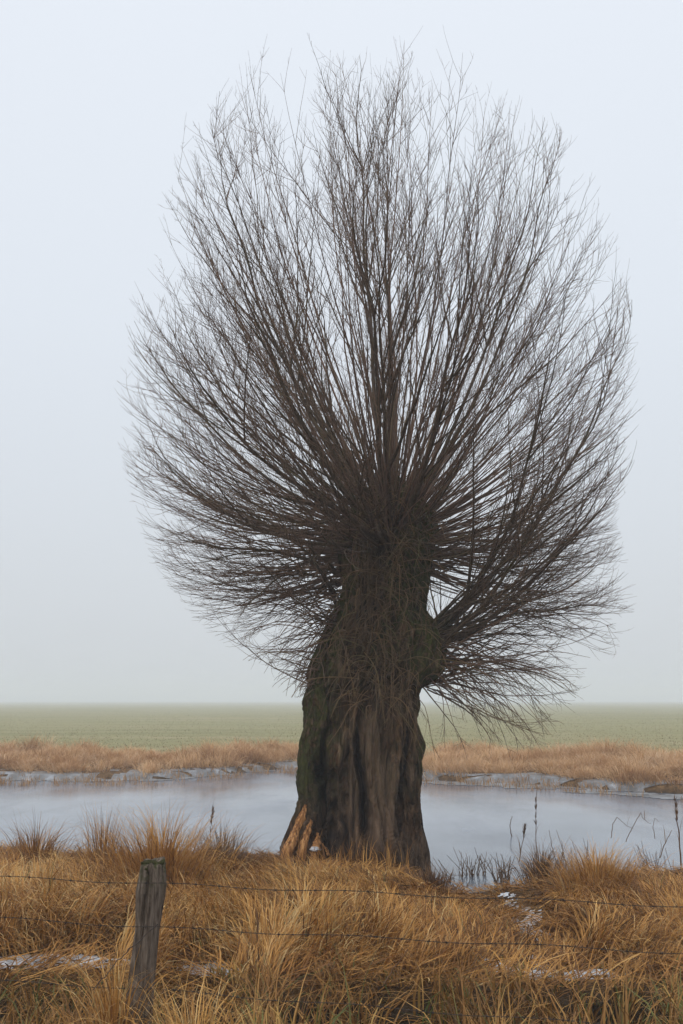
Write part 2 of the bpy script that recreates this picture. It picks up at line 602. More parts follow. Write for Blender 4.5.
# canopy kept under the sight line to the snow shelf
top = np.interp(by, [4, 5.0, 5.4, 5.9, 6.3, 6.8], [.36, .33, .25, .13, .08, .12]) + .16 * (fbm(bx * 1.1, by * .5, 55, 2) - .45)
sv = np.full(len(bx), 9.0)
for k_ in (.4, .8, 1.2, 1.6, 2.0):
    sv = np.minimum(sv, snow_d(bx * (1 + k_ / by), by + k_))
top = np.where(sv < 1.1, top * .62, top)
lo = np.clip(top - bz, .12, .9)
L = lo * rng.uniform(.75, 1.6, N)
gmask = fbm(cx_ * .9, cy_ * .9, 131, 2)
tint = np.where(rng.random(N) < .10 + .38 * sstep(.45, .65, gmask[ci]), rng.uniform(.7, 1, N), np.clip(rng.normal(.42, .17, N), 0, .66))
blades(bag, np.stack([bx, by, bz - .01], -1), rng.uniform(0, 6.28, nc)[ci] + rng.normal(0, .8, N), L,
       rng.uniform(.0036, .0085, N), tint, 6, t0=np.abs(rng.normal(.15, .15, N)), bend=rng.uniform(.9, 3.2, N))
g = bag.build('ditch_grass', [M['ditch']])
tag(g, 'green and straw coloured grass growing along the ditch by the fence', 'grass', kind='stuff')

# --- far bank
bag = Bag()
cx_, cy_ = scatter(-20, 18, 18, 33, 5.5)
sfar = cy_ - shore_far(cx_)
depth = np.interp(cx_, [-20, -8, -2, 3, 7, 18], [6.2, 5.8, 3.2, 5.2, 6.5, 7])
ok = (sfar > .35 + .9 * vnoise(cx_ * .9, cx_ * 0, 33)) & (sfar < depth + 1.2 * vnoise(cx_ * .5, cx_ * 0, 34))
cx_, cy_, sfar = cx_[ok], cy_[ok], sfar[ok]; nc = len(cx_)
hm = .20 + 1.15 * fbm(cx_ * .55, cy_ * .55, 93, 3) ** 1.6
hm *= .55 + .45 * sstep(.2, 1.4, sfar)
nb = rng.integers(150, 240, nc); ci = np.repeat(np.arange(nc), nb); N = len(ci)
rr = np.abs(rng.normal(0, .25, N)); aa = rng.uniform(0, 6.28, N)
bx = cx_[ci] + rr * np.cos(aa); by = cy_[ci] + rr * np.sin(aa)
ct = rng.normal(0, .13, nc) + .5 * (fbm(cx_ * .5, cy_ * .5, 14, 2) - .5)
blades(bag, np.stack([bx, by, terrain(bx, by) - .02], -1), np.where(rng.random(N) < .75, aa, (lean_field(cx_ * .6, cy_ * .6))[ci]),
       .70 * hm[ci] * rng.uniform(.5, 1.2, N), rng.uniform(.0035, .0065, N), np.clip(.58 + ct[ci] + rng.normal(0, .15, N), 0, 1), 5,
       t0=.9 * rr + np.abs(rng.normal(.1, .2, N)), bend=rng.uniform(.8, 2.8, N))
N = 6000                                             # drowned tufts in the muddy shallows
fx_ = rng.uniform(-15, 13, N); k_ = rng.integers(0, 420, N)
fx_ = fx_[k_] + rng.normal(0, .10, N)
fy_ = shore_far(fx_) + (rng.uniform(-1.9, .4, 420))[k_] + rng.normal(0, .06, N)
blades(bag, np.stack([fx_, fy_, np.maximum(terrain(fx_, fy_), WATER_Z) - .01], -1), rng.uniform(0, 6.28, N), rng.uniform(.05, .22, N), rng.uniform(.004, .007, N),
       rng.uniform(0, .3, N), 5, bend=rng.uniform(.3, 2, N))
g = bag.build('bank_grass', [M['far']])
tag(g, 'pale tawny grass in rounded mounds along the far bank', 'grass', kind='stuff')

# --- short turf of the field behind
bag = Bag()
N = 70000
fy = 29 + 130 * rng.random(N) ** 2.4
fx = rng.uniform(-1, 1, N) * (.40 * fy + 4)
ok = fy > shore_far(fx) + 4.5; fx, fy = fx[ok], fy[ok]; N = len(fx)
blades(bag, np.stack([fx, fy, terrain(fx, fy)], -1), rng.uniform(0, 6.28, N), rng.uniform(.03, .08, N), rng.uniform(.006, .014, N),
       np.clip(.75 * fbm(fx * .35, fy * .8, 3, 3) + rng.normal(.08, .2, N), 0, 1), 4)
g = bag.build('field_grass', [M['field']])
tag(g, 'short winter turf of the open field beyond the pond', 'grass', kind='stuff')


# --- tussocks that stand out on their own
def tussock(px, py_top, Y, width, label, mat='straw', nbl=420, up=.8, tint0=.5, spiky=False):
    top = at(px, py_top, Y)
    z0 = float(terrain(top[0], Y))
    H = top[2] - z0
    b = Bag()
    N = nbl
    rr = np.abs(rng.normal(0, width * .28, N)); aa = rng.uniform(0, 6.28, N)
    bx = top[0] + rr * np.cos(aa); by = Y + rr * np.sin(aa) * .8
    L = H * rng.uniform(.55, 1.15, N) / up
    tint = np.clip(tint0 + rng.normal(0, .18, N), 0, .95)
    if spiky:
        blades(b, np.stack([bx, by, terrain(bx, by) - .01], -1), aa, L, rng.uniform(.002, .004, N), tint, 6,
               t0=np.abs(rng.normal(.10, .12, N)), bend=rng.uniform(.1, 1.1, N) + 1.6 * (rng.random(N) < .3))
    else:
        blades(b, np.stack([bx, by, terrain(bx, by) - .01], -1), aa, L, rng.uniform(.002, .0042, N), tint, 6,
               t0=np.abs(rng.normal(.05, .16, N)) + rr / width * .6, bend=rng.uniform(.7, 3.0, N))
    o = b.build('grass_tussock', [M[mat]])
    o.location = (0, 0, 0)
    tag(o, label, 'tussock', 'tussocks standing out of the dry grass')
    return o


tussock(163, 818, 9.3, .95, 'tall orange grass tussock rising right behind the fence post', nbl=1150, tint0=.55)
tussock(38, 822, 10.4, .50, 'brownish ragged tussock near the left edge of the bank', 'straw', 420, tint0=.36)
tussock(105, 820, 10.5, .34, 'narrow spiky tussock standing against the water between two broader ones', 'straw', 260, tint0=.40, spiky=True)
tussock(222, 826, 10.6, .60, 'dull brown bushy tussock between the post and the willow', 'brown', 420, tint0=.55)
tussock(541, 846, 10.4, .50, 'dark brown tussock at the water edge below the tallest reed', 'brown', 520, tint0=.55)
tussock(596, 848, 9.6, .85, 'broad golden tussock on the right bank in front of the broken reeds', nbl=1000, tint0=.6)
tussock(433, 866, 10.2, .42, 'low brown tussock beside the right foot of the willow', 'brown', 330, tint0=.5)
tussock(118, 952, 5.35, .30, 'drooping golden tussock leaning on the left side of the post', 'straw', 240, tint0=.66)
tussock(196, 985, 5.05, .34, 'golden drooping tussock at the foot of the post on its right', 'straw', 230, tint0=.68)


# ------------------------------------------------------------------ dead stems in and by the water
def stem_thing(name, label, cat, px_pts, Y, r, leaves=0, seed=False, group=None, mat='brown'):
    pts = np.array([at(px, py, Y + dy) for (px, py, dy) in px_pts])
    # densify with slight crookedness
    t = np.linspace(0, len(pts) - 1, (len(pts) - 1) * 5 + 1)
    P = np.stack([np.interp(t, np.arange(len(pts)), pts[:, k]) for k in range(3)], -1)
    P[1:-1] += rng.normal(0, r * .5, P[1:-1].shape)
    b = Bag()
    b.tubes(P, np.linspace(r, r * .45, len(P)), 5, 0, .45)
    if seed:
        N = 60
        k = rng.integers(int(len(P) * .72), len(P), N)
        blades(b, P[k], rng.uniform(0, 6.28, N), rng.uniform(.03, .08, N), np.full(N, .004), rng.uniform(.1, .5, N), 4, bend=rng.uniform(.2, 1, N))
    if leaves:
        k = rng.integers(1, len(P) - 1, leaves)
        blades(b, P[k], rng.uniform(0, 6.28, leaves), rng.uniform(.12, .3, leaves), np.full(leaves, .004), rng.uniform(.4, .9, leaves), 6, bend=rng.uniform(.8, 2, leaves))
    o = b.build(name, [M[mat]])
    return tag(o, label, cat, group)


stem_thing('reed', 'tallest straight reed with a seed head standing in the pond', 'reed',
           [(537, 868, 0), (536, 840, 0), (536, 803, 0)], 11.6, .0055, 3, True, 'dead reeds in the pond')
stem_thing('reed', 'short bent reed standing alone in the middle of the pond', 'reed',
           [(512, 838, 0), (510, 826, 0), (512, 816, .02)], 14.5, .008, 0, False, 'dead reeds in the pond')
stem_thing('reed', 'thin reed beside the tallest reed leaning to the left', 'reed',
           [(519, 862, 0), (522, 845, 0), (525, 829, 0)], 11.7, .006, 4, True, 'dead reeds in the pond')
stem_thing('reed', 'thin reed leaning left with bare tip right of the tallest reed', 'reed',
           [(556, 862, 0), (552, 846, 0), (549, 830, 0)], 11.5, .005, 1, False, 'dead reeds in the pond')
stem_thing('reed', 'broken reed whose top is folded down to the right', 'reed',
           [(611, 838, 0), (613, 824, .1), (617, 817, .1), (627, 826, .3), (634, 829, .4)], 13.4, .005, 1, False, 'dead reeds in the pond')
stem_thing('reed', 'leaning reed with its tip snapped over in the middle of the folded ones', 'reed',
           [(626, 842, 0), (632, 828, 0), (641, 813, 0), (643, 819, .1), (651, 824, .2)], 13.2, .005, 1, False, 'dead reeds in the pond')
stem_thing('reed', 'broken reed bent over to the right like a hook', 'reed',
           [(655, 839, 0), (653, 826, 0), (655, 818, 0), (659, 822, 0)], 13.5, .0045, 0, False, 'dead reeds in the pond')
stem_thing('reed', 'short dark reed stub leaning right before the shadowed right bank', 'reed',
           [(660, 858, 0), (665, 843, 0), (672, 830, 0)], 11.6, .006, 2, False, 'dead reeds in the pond')
stem_thing('dock_plant', 'reddish brown seeding dock stalk at the right edge', 'weed',
           [(681, 866, 0), (679, 835, 0), (675, 802, 0)], 11.0, .009, 6, True)

for (px, py, Y, n, wpx, hpx, label) in (
        (472, 858, 11.3, 26, 17, 18, 'clump of short dark reed stubble in the water beside the willow'),
        (449, 862, 11.0, 14, 9, 12, 'sparse reed stubble close to the right foot of the willow'),
        (503, 872, 10.9, 30, 8, 22, 'upright dense brown reed stubble left of the dark tussock'),
        (585, 860, 11.3, 26, 22, 26, 'loose leaning reed stubble behind the golden tussock'),
        (650, 862, 11.2, 30, 24, 24, 'tangled reed stubble in front of the broken reeds at right')):
    b = Bag()
    base = np.array([at(px + rng.normal(0, wpx * .45), py, Y + rng.normal(0, .12)) for _ in range(n)])
    base[:, 2] = WATER_Z - .03
    N = n
    L = hpx / FPX * Y * rng.uniform(.5, 1.25, N) + .05
    d = norm(np.stack([rng.normal(0, .38, N), rng.normal(0, .3, N), np.ones(N)], -1))
    P = base[:, None] + d[:, None] * (L[:, None] * np.linspace(0, 1, 5))[..., None]
    fold = rng.random(N) < .35
    P[fold, 3:] += np.array([.05, 0, -.05]) * rng.choice([-1, 1], (fold.sum(), 1, 1)) * np.array([1, 2])[None, :, None]
    P[:, 1:-1] += rng.normal(0, .005, (N, 3, 3))
    b.tubes(P, np.linspace(.0045, .002, 5)[None], 4, 0, rng.uniform(0, .6, N))
    blades(b, base[: N // 2], rng.uniform(0, 6.28, N // 2), L[: N // 2] * 1.0, np.full(N // 2, .0035), rng.uniform(.2, .8, N // 2), 6, bend=rng.uniform(.4, 2, N // 2))
    o = b.build('reed_stubble', [M['brown']])
    tag(o, label, 'reed stubble', 'stubble patches in the shallow water')

stem_thing('dead_stem', 'thin dark upright stem sticking out of the grass below the willow', 'dead stem',
           [(259, 962, 0), (257, 935, 0), (258, 908, .02)], 6.9, .005, 3, False, 'dead stems in the grass')
stem_thing('dead_stem', 'short straight stick slanting right out of the grass before the ditch', 'dead stem',
           [(384, 984, 0), (396, 966, 0), (408, 949, 0)], 6.1, .005, 0, False, 'dead stems in the grass')
stem_thing('dead_stem', 'bare forked twig standing on the bank against the pond', 'dead stem',
           [(211, 850, 0), (210, 832, 0), (213, 812, 0)], 10.8, .004, 2, True, 'dead stems in the grass')

# ------------------------------------------------------------------ fence
A_ = np.array([-1.04, 5.40])                    # post foot
FD = norm(np.array([3.56, -.81]))               # fence direction


def fence_pt(s, z):
    return np.array([A_[0] + FD[0] * s, A_[1] + FD[1] * s, z])


fence = thing('wire_fence', 'barbed wire fence of rusty strands stapled to one grey weathered post', 'fence', (A_[0], A_[1], 0))
# post
nz, na = 70, 40
tz = np.linspace(0, 1, nz); ta = np.arange(na) * 2 * math.pi / na
ZZ, AA = np.meshgrid(tz, ta, indexing='ij')
zz = -.55 + ZZ * (.925 + .55)
pcx = np.interp(zz, [-.55, .3, .62, .85, .95], [-1.06, -1.018, -.990, -.976, -.976])
rx = np.interp(zz, [-.55, .3, .6, .8, .94], [.066, .062, .056, .072, .054])
gro = vnoise(AA * 2.2, zz * .9, 4) * .35 + vnoise(AA * 5.5, zz * 1.6, 5) * .35 + vnoise(AA * 11, zz * 3, 6) * .2
gro = (gro + np.roll(gro, 1, 1)) * .5
crack = np.exp(-((AA - (4.35 + .5 * (zz - .6))) / .15) ** 2) * sstep(.30, .5, zz) * sstep(.92, .8, zz)
r_ = rx * (1.07 - .42 * (gro - .4) - .75 * crack)
sq = 1 + .06 * np.cos(4 * AA)
top_ = .02 * (vnoise(np.cos(AA) * 2 + 5, np.sin(AA) * 2 + 5, 9) - .5) * 2 * sstep(.85, 1, ZZ)
PX = pcx + r_ * sq * np.cos(AA); PY = 5.40 + r_ * sq * np.sin(AA) * .95
V = np.stack([PX, PY, zz + top_ - .018 * np.cos(AA + 2) * (ZZ > .9)], -1).reshape(-1, 3)
i = np.arange(nz * na).reshape(nz, na)
F = np.stack([i[:-1], np.roll(i[:-1], -1, 1), np.roll(i[1:], -1, 1), i[1:]], -1).reshape(-1, 4)
# end grain: two inner rings and a centre
ring = V[i[-1]]; c0 = ring.mean(0)
in1 = c0 + (ring - c0) * .6 + np.array([0, 0, .006]); V = np.concatenate([V, in1, [c0 + [0, 0, -.004]]])
j = np.arange(na) + nz * na
F2 = np.stack([i[-1], np.roll(i[-1], -1), np.roll(j, -1), j], -1)
F3 = np.stack([j, np.roll(j, -1), np.full(na, nz * na + na)], -1)
post = mesh_from('post', V, [np.concatenate([F, F2]), F3], [M['post']])
rebase(post, fence)
# moss cushions on the post head
b = Bag()
mv, mf, n0 = [], [], 0
for k in range(24):
    a = rng.uniform(0, 6.28); q = rng.uniform(.2, 1.0)
    c = np.array([-.976 + .055 * q * math.cos(a), 5.40 + .052 * q * math.sin(a), .935 - (q > .85) * rng.uniform(0, .06)])
    rad = rng.uniform(.012, .024)
    u_, v_ = np.meshgrid(np.linspace(0, 2 * math.pi, 11)[:-1], np.linspace(.02, math.pi - .02, 7))
    q_ = rad * (.8 + .4 * vnoise(u_ * 2 + k, v_ * 2, k))
    S = np.stack([c[0] + q_ * np.cos(u_) * np.sin(v_), c[1] + q_ * np.sin(u_) * np.sin(v_), c[2] - .013 + .55 * q_ * np.cos(v_)], -1)
    ii = np.arange(70).reshape(7, 10)
    mv.append(S.reshape(-1, 3)); mf.append(np.stack([ii[1:], np.roll(ii[1:], -1, 1), np.roll(ii[:-1], -1, 1), ii[:-1]], -1).reshape(-1, 4) + n0); n0 += 70
moss = mesh_from('moss', np.concatenate(mv), np.concatenate(mf), [M['moss']])
moss.parent = post


def wire(zs, sag, barb_gap, lab=None, loose=False):
    """zs: height at the post; strand runs far past both edges of the picture"""
    s = np.concatenate([np.linspace(-5, 0, 60), np.linspace(0, 6.5, 90)[1:]])
    span = np.where(s < 0, 5.0, 6.5)
    u = np.abs(s) / span
    off = .075
    z = zs - sag * 4 * u * (1 - u) + .006 * np.sin(s * 7)
    P = np.stack([A_[0] + FD[0] * s + .0 * s, A_[1] + FD[1] * s - off * 1.0 + 0 * s, z], -1)
    P[:, 0] += .02
    b = Bag()
    tw = s * 2 * math.pi / .07
    dense = np.linspace(s[0], s[-1], 1500)
    D = np.stack([np.interp(dense, s, P[:, k]) for k in range(3)], -1)
    for ph in (0, math.pi):
        Q = D.copy(); a = dense * 2 * math.pi / .09 + ph
        Q[:, 1] += .0016 * np.cos(a); Q[:, 2] += .0016 * np.sin(a)
        b.tubes(Q, np.full(len(Q), .0010), 4, 0, .5)
    bs = np.arange(-4.9, 6.4, barb_gap) + rng.normal(0, .02, len(np.arange(-4.9, 6.4, barb_gap)))
    for q in bs:
        c = np.array([np.interp(q, s, P[:, k]) for k in range(3)])
        for _ in range(2):
            d = norm(np.array([rng.normal(0, .5), rng.normal(), rng.normal()]))
            b.tubes(np.array([c - d * .014, c, c + d * .014]), np.array([.0006, .0014, .0006]), 4, 0, .5)
        t = np.linspace(0, 6 * math.pi, 22)
        b.tubes(np.stack([c[0] + (t / t[-1] - .5) * .012, c[1] + .0034 * np.cos(t), c[2] + .0034 * np.sin(t)], -1), np.full(22, .0011), 4, 0, .5)
    o = b.build('wire', [M['wire']])
    rebase(o, fence)
    return o


for zs, sag in ((.835, .0), (.625, -.012), (.335, .02)):
    wire(zs, sag, .13)
    st = Bag()
    t = np.linspace(0, math.pi, 9)
    st.tubes(np.stack([-.997 + .012 * np.cos(t) + .02 * (zs - .5), 5.331 - .010 * np.sin(t) + .004, zs + 0 * t], -1), np.full(9, .0018), 5, 0, .5)
    rebase(st.build('staple', [M['wire']]), fence)
b = Bag()
P = np.array([at(158, 924, 5.30), at(128, 950, 5.22), at(112, 968, 5.15), at(93, 990, 5.05)])
t = np.linspace(0, 3, 20)
P = np.stack([np.interp(t, np.arange(4), P[:, k]) for k in range(3)], -1); P[1:-1] += rng.normal(0, .003, (18, 3))
b.tubes(P, np.full(20, .0024), 5, 0, .3)
rebase(b.build('loose_wire', [M['wire']]), fence)

# ------------------------------------------------------------------ the pollard willow
TY = 11.6
willow = thing('willow_tree', 'old leafless pollard willow with a hollow twisted trunk on the pond bank', 'tree', (.2, TY, 0))

LEFT = [(905, 274), (880, 277), (862, 281), (844, 285), (825, 294), (806, 300), (790, 302), (762, 304), (745, 305), (730, 308), (713, 311), (700, 311), (683, 313), (661, 320),
        (644, 326), (620, 334), (603, 342), (591, 346), (577, 345), (559, 340), (545, 343), (533, 348), (515, 352), (500, 360), (488, 370), (478, 382)]
RIGHT = [(905, 427), (880, 425), (862, 424), (850, 423), (842, 421), (827, 417), (800, 415.5), (768, 419), (745, 420.5), (718, 416), (700, 417), (689, 419), (683, 427),
         (672, 437), (656, 440), (644, 441), (632, 440), (622, 430), (612, 421), (597, 423), (568, 426), (547, 431), (533, 436), (515, 434), (500, 424), (488, 412), (478, 400)]
nz, na = 560, 460
pyv = np.linspace(905, 478, nz)
xl = np.interp(pyv, [a for a, _ in LEFT[::-1]], [b for _, b in LEFT[::-1]])
xr = np.interp(pyv, [a for a, _ in RIGHT[::-1]], [b for _, b in RIGHT[::-1]])
k = np.ones(7) / 7
xl = np.convolve(np.pad(xl, 3, 'edge'), k, 'valid'); xr = np.convolve(np.pad(xr, 3, 'edge'), k, 'valid')
PL = np.array([at(a, b, TY) for a, b in zip(xl, pyv)]); PR = np.array([at(a, b, TY) for a, b in zip(xr, pyv)])
zc = PL[:, 2]; cxv = (PL[:, 0] + PR[:, 0]) / 2; rxv = (PR[:, 0] - PL[:, 0]) / 2
# the lump on the right is one-sided: keep the main axis and let that side bulge
ryv = np.interp(pyv, [478, 500, 540, 600, 680, 760, 830, 870, 905], [.16, .34, .46, .44, .54, .60, .66, .76, .82])
ANG = np.arange(na) * 2 * math.pi / na
AA, ZI = np.meshgrid(ANG, np.arange(nz))
Z = zc[ZI]
front = np.clip(-np.sin(AA), 0, 1)
X0 = cxv[ZI] + rxv[ZI] * np.cos(AA); Y0 = TY + ryv[ZI] * np.sin(AA)
pyg = pyv[ZI]
pxg = ((xl + xr) / 2)[ZI] + ((xr - xl) / 2)[ZI] * np.cos(AA)
tw = AA + .25 * np.sin(Z * 1.3)
# ring noise must be periodic in angle
ca, sa = np.cos(tw), np.sin(tw)


def pn(f, fz, seed):
    return vnoise(ca * f + 40, sa * f + 40 + Z * fz, seed) * .5 + vnoise(sa * f + 90 - Z * fz * .7, ca * f + 20, seed + 3) * .5


def ridged(f, fz, seed, kz=9.0):
    return 1 - np.clip(np.abs(pn(f, fz, seed) - .5) * kz, 0, 1)


disp = -.13 * ridged(2.2, .35, 1, 7) - .075 * ridged(5, .6, 2) - .065 * ridged(9, 1.0, 7) - .050 * ridged(16, 1.9, 12, 8) - .03 * ridged(28, 4, 15, 7)
disp = disp + .06 + .05 * (pn(4, .9, 81) - .5) + .05 * (pn(11, 1.6, 82) - .5)


def gline(pts, w, depth, soft=6.0):
    """groove or rib along a polyline given in picture coordinates of the front face"""
    pts = np.array(pts, float)
    xx = np.interp(pyg, pts[:, 1], pts[:, 0]); ww = np.interp(pyg, pts[:, 1], np.broadcast_to(np.array(w, float), len(pts)))
    e = sstep(pts[0, 1] - soft, pts[0, 1] + soft, pyg) * sstep(pts[-1, 1] + soft, pts[-1, 1] - soft, pyg)
    return depth * np.exp(-((pxg - xx) / ww) ** 2) * e * (front > .05)


wob = 5 * (pn(3, 2, 30) - .5) + 6 * (pn(7, 5, 31) - .5) + 4 * (pn(14, 11, 32) - .5)
pxg = pxg + wob
fd = np.zeros_like(Z)
fd += gline([(357, 738), (359, 762), (366, 800), (364, 828)], [2.2, 3.6, 4.6, 3.5], -.50)          # slit
fd += gline([(372, 705), (376, 745), (382, 790), (388, 850)], [11, 12, 13, 18], .17, 25)        # smooth column
fd += gline([(346, 730), (349, 780), (350, 850)], [9, 9, 10], .08, 20)
fd += gline([(403, 730), (401, 770), (398, 800), (396, 832)], [4, 5, 5, 3], -.24)
fd += gline([(409, 720), (411, 780), (412, 850)], [7, 7, 10], .05, 20)
fd += gline([(325, 728), (322, 760), (318, 778)], [4, 6, 7], -.30)
fd += gline([(325, 770), (324, 800), (330, 830), (334, 852)], [11, 13, 12, 9], -.38, 10)      # hollow at the left
fd += gline([(331, 778), (328, 795), (331, 812)], [5, 6, 5], -.20)
fd += gline([(344, 745), (341, 790), (346, 845)], [2, 3, 3], -.16, 14)
fd += gline([(311, 735), (312, 780), (308, 815)], [3, 4, 4], -.16, 10)
fd += gline([(414, 745), (409, 790), (407, 840)], [2, 3, 4], -.14, 14)
fd += gline([(379, 640), (384, 690), (388, 720)], [3, 4, 3], -.14, 14)
fd += gline([(330, 630), (327, 680), (330, 735)], [3, 5, 4], -.16, 16)
fd += gline([(341, 820), (337, 850)], [4, 5], .16, 8)
fd += gline([(309, 740), (307, 800), (300, 850)], [6, 6, 8], .06, 20)
fd += gline([(350, 640), (346, 690), (342, 735)], [5, 7, 6], -.10, 20)
fd += gline([(388, 600), (392, 660), (396, 715)], [6, 6, 5], -.10, 20)
fd += gline([(365, 560), (362, 630), (360, 700)], [14, 16, 14], .09, 25)
fd += gline([(428, 632), (430, 655), (428, 680)], [12, 14, 10], .16, 12)                        # burl
rsc = 1 + disp / np.maximum(.5, (rxv + ryv)[ZI] / 2) * 1.0
X = cxv[ZI] + rxv[ZI] * np.cos(AA) * rsc * 1.03
Y = TY + ryv[ZI] * np.sin(AA) * rsc - fd * (.35 + .65 * front)
fl = .09 * np.maximum(0, np.sin(AA * 5 + 1.0)) * sstep(800, 880, pyg)
X += fl * np.cos(AA) * front; Y += fl * np.sin(AA)
X += .012 * (pn(30, 6, 50) - .5); Y += .02 * (pn(26, 5, 51) - .5)
V = np.stack([X, Y, Z + .02 * (pn(12, 4, 60) - .5)], -1).reshape(-1, 3)
i = np.arange(nz * na).reshape(nz, na)
F = np.stack([i[:-1], np.roll(i[:-1], -1, 1), np.roll(i[1:], -1, 1), i[1:]], -1).reshape(-1, 4)
cap = V[i[-1]].mean(0) + [0, 0, .05]
V = np.concatenate([V, [cap]])
F3 = np.stack([i[-1], np.roll(i[-1], -1), np.full(na, len(V) - 1)], -1)
moss_a = np.clip(sstep(345, 315, pxg) * sstep(840, 760, pyg) + sstep(408, 418, pxg) * sstep(790, 760, pyg) + .75 * sstep(700, 620, pyg) * (pn(3, .8, 71) > .42) + .25, 0, 1)
moss_a *= 1 - .8 * sstep(780, 830, pyg)
smooth_a = np.clip(gline([(374, 715), (376, 745), (382, 800), (386, 850)], [11, 12, 14, 18], 1, 20) + gline([(348, 760), (350, 850)], [7, 9], .7, 15), 0, 1)
hollow_a = np.clip(gline([(322, 745), (322, 775), (326, 800), (332, 852)], [9, 15, 17, 14], 1, 14), 0, 1)
one = lambda a: np.append(a.ravel(), 0)
trunk = mesh_from('trunk', V, [F, F3], [M['bark']], None, True, None, {'moss': one(moss_a), 'smoothbark': one(smooth_a), 'darkhollow': one(hollow_a)})
rebase(trunk, willow)
bvh = BVHTree.FromPolygons([tuple(v) for v in V], [tuple(f) for f in F[::1]])


def on_trunk(px, py):
    d = ray(px, py)
    h, n, _, _ = bvh.ray_cast(Vector(CAM), Vector(d).normalized())
    if h is None:
        return at(px, py, TY - .2), np.array([0, -1.0, 0])
    n = np.array(n)
    if n[1] > 0: n = -n
    return np.array(h), n


# torn, bright wood at the left foot
for (lft, rgt) in (([(304, 804), (298, 818), (288.5, 836), (277, 862)], [(306.5, 805), (305.5, 818), (299.5, 836), (291, 862)]),
                   ([(310.5, 819), (305.5, 829), (300.5, 842), (297, 862)], [(312.5, 820), (311.5, 831), (307.5, 843), (305, 862)]),
                   ([(317, 832), (314.5, 840), (311.5, 847), (310, 862)], [(319, 833), (320.5, 842), (320, 849), (318, 862)]),
                   ([(321, 843), (324, 847), (327, 854)], [(323, 843), (327, 848), (330, 856)])):
    lft = np.array(lft, float); rgt = np.array(rgt, float)
    nn = 26; mm = 13
    t = np.linspace(0, len(lft) - 1, nn)
    Lc = np.stack([np.interp(t, np.arange(len(lft)), lft[:, q]) for q in (0, 1)], -1)
    Rc = np.stack([np.interp(t, np.arange(len(rgt)), rgt[:, q]) for q in (0, 1)], -1)
    jit = np.stack([vnoise(np.arange(nn) * .55, np.full(nn, 3.3), int(lft[0, 0])) - .5, vnoise(np.arange(nn) * .55, np.full(nn, 7.7), int(lft[0, 0]) + 5) - .5])
    Lc[:, 0] += jit[0] * 2.6; Rc[:, 0] += jit[1] * 2.6
    dep = np.array([min(on_trunk(*(Lc[a] * (1 - f_) + Rc[a] * f_))[0][1] for f_ in (.2, .5, .8)) for a in range(nn)])
    dep = np.array([dep[max(0, a - 3):a + 4].min() for a in range(nn)])
    dep = np.convolve(np.pad(dep, 4, 'edge'), np.ones(9) / 9, 'valid')
    Vw = []
    for a in range(nn):
        s0 = np.array([0, dep[a], 0])
        for c in range(mm):
            q = c / (mm - 1)
            p_ = Lc[a] * (1 - q) + Rc[a] * q
            s = at(p_[0], p_[1], s0[1])
            bulge = .024 * math.sin(math.pi * q) ** .4 + .016 * (vnoise(np.array(q * 5.0), np.array(a * .18), 3) - .5) * 2 + .022 * (vnoise(np.array(q * 9.0), np.array(a * .10), 4) - .5) * 2
            s = s + np.array([-.25, -1, .05]) * (bulge + .004)
            Vw.append(s)
        for c in range(mm):                                     # back side, inside the trunk
            q = 1 - c / (mm - 1)
            p_ = Lc[a] * (1 - q) + Rc[a] * q
            Vw.append(at(p_[0], p_[1], s0[1] + .06))
    kk = 2 * mm
    ii = np.arange(nn * kk).reshape(nn, kk)
    Fw = np.stack([ii[:-1], np.roll(ii[:-1], -1, 1), np.roll(ii[1:], -1, 1), ii[1:]], -1).reshape(-1, 4)
    caps = []
    for row in (ii[0], ii[-1]):
        for c in range(mm - 1):
            caps.append([row[c], row[c + 1], row[kk - 2 - c], row[kk - 1 - c]])
    o = mesh_from('torn_wood', np.array(Vw), np.concatenate([Fw, np.array(caps)]), [M['torn']])
    o['label'] = 'bright orange splintered wood where the bark is gone'
    o.parent = trunk
# a pad of snow caught on the splinters
u_, v_ = np.meshgrid(np.linspace(0, 2 * math.pi, 25)[:-1], np.linspace(.02, math.pi - .02, 13))
sp, _ = on_trunk(315, 848)
q_ = .046 * (.7 + .6 * vnoise(u_ * 1.5, v_ * 2, 5)); q_[:, -1] = q_[:, 0] * 1
S = np.stack([sp[0] + 1.35 * q_ * np.cos(u_) * np.sin(v_), sp[1] - .09 + q_ * np.sin(u_) * np.sin(v_), sp[2] + .0 + .5 * q_ * np.cos(v_)], -1)
ii = np.arange(24 * 13).reshape(13, 24)
pad = mesh_from('snow_pad', S.reshape(-1, 3), np.stack([ii[1:], np.roll(ii[1:], -1, 1), np.roll(ii[:-1], -1, 1), ii[:-1]], -1).reshape(-1, 4), [M['snow']])
tag(pad, 'small white pad of snow on the splintered foot of the willow', 'snow pad')

# ---- crown
HEAD = at(392, 530, TY)
ENV = [(390, 42), (455, 36), (505, 98), (578, 135), (612, 225), (632, 335), (628, 420), (615, 520), (638, 600), (590, 692), (550, 745), (485, 762), (436, 775),
       (330, 700), (290, 690), (238, 650), (180, 600), (140, 525), (122, 440), (126, 350), (150, 235), (188, 125), (280, 38), (340, 54)]
ea, er = [], []
for (a, b_) in ENV:
    v = at(a, b_, TY) - HEAD
    ea.append(math.atan2(v[2], v[0])); er.append(math.hypot(v[0], v[2]))
o_ = np.argsort(ea); ea = np.array(ea)[o_]; er = np.array(er)[o_]
ea = np.concatenate([ea - 2 * math.pi, ea, ea + 2 * math.pi]); er = np.tile(er, 3)


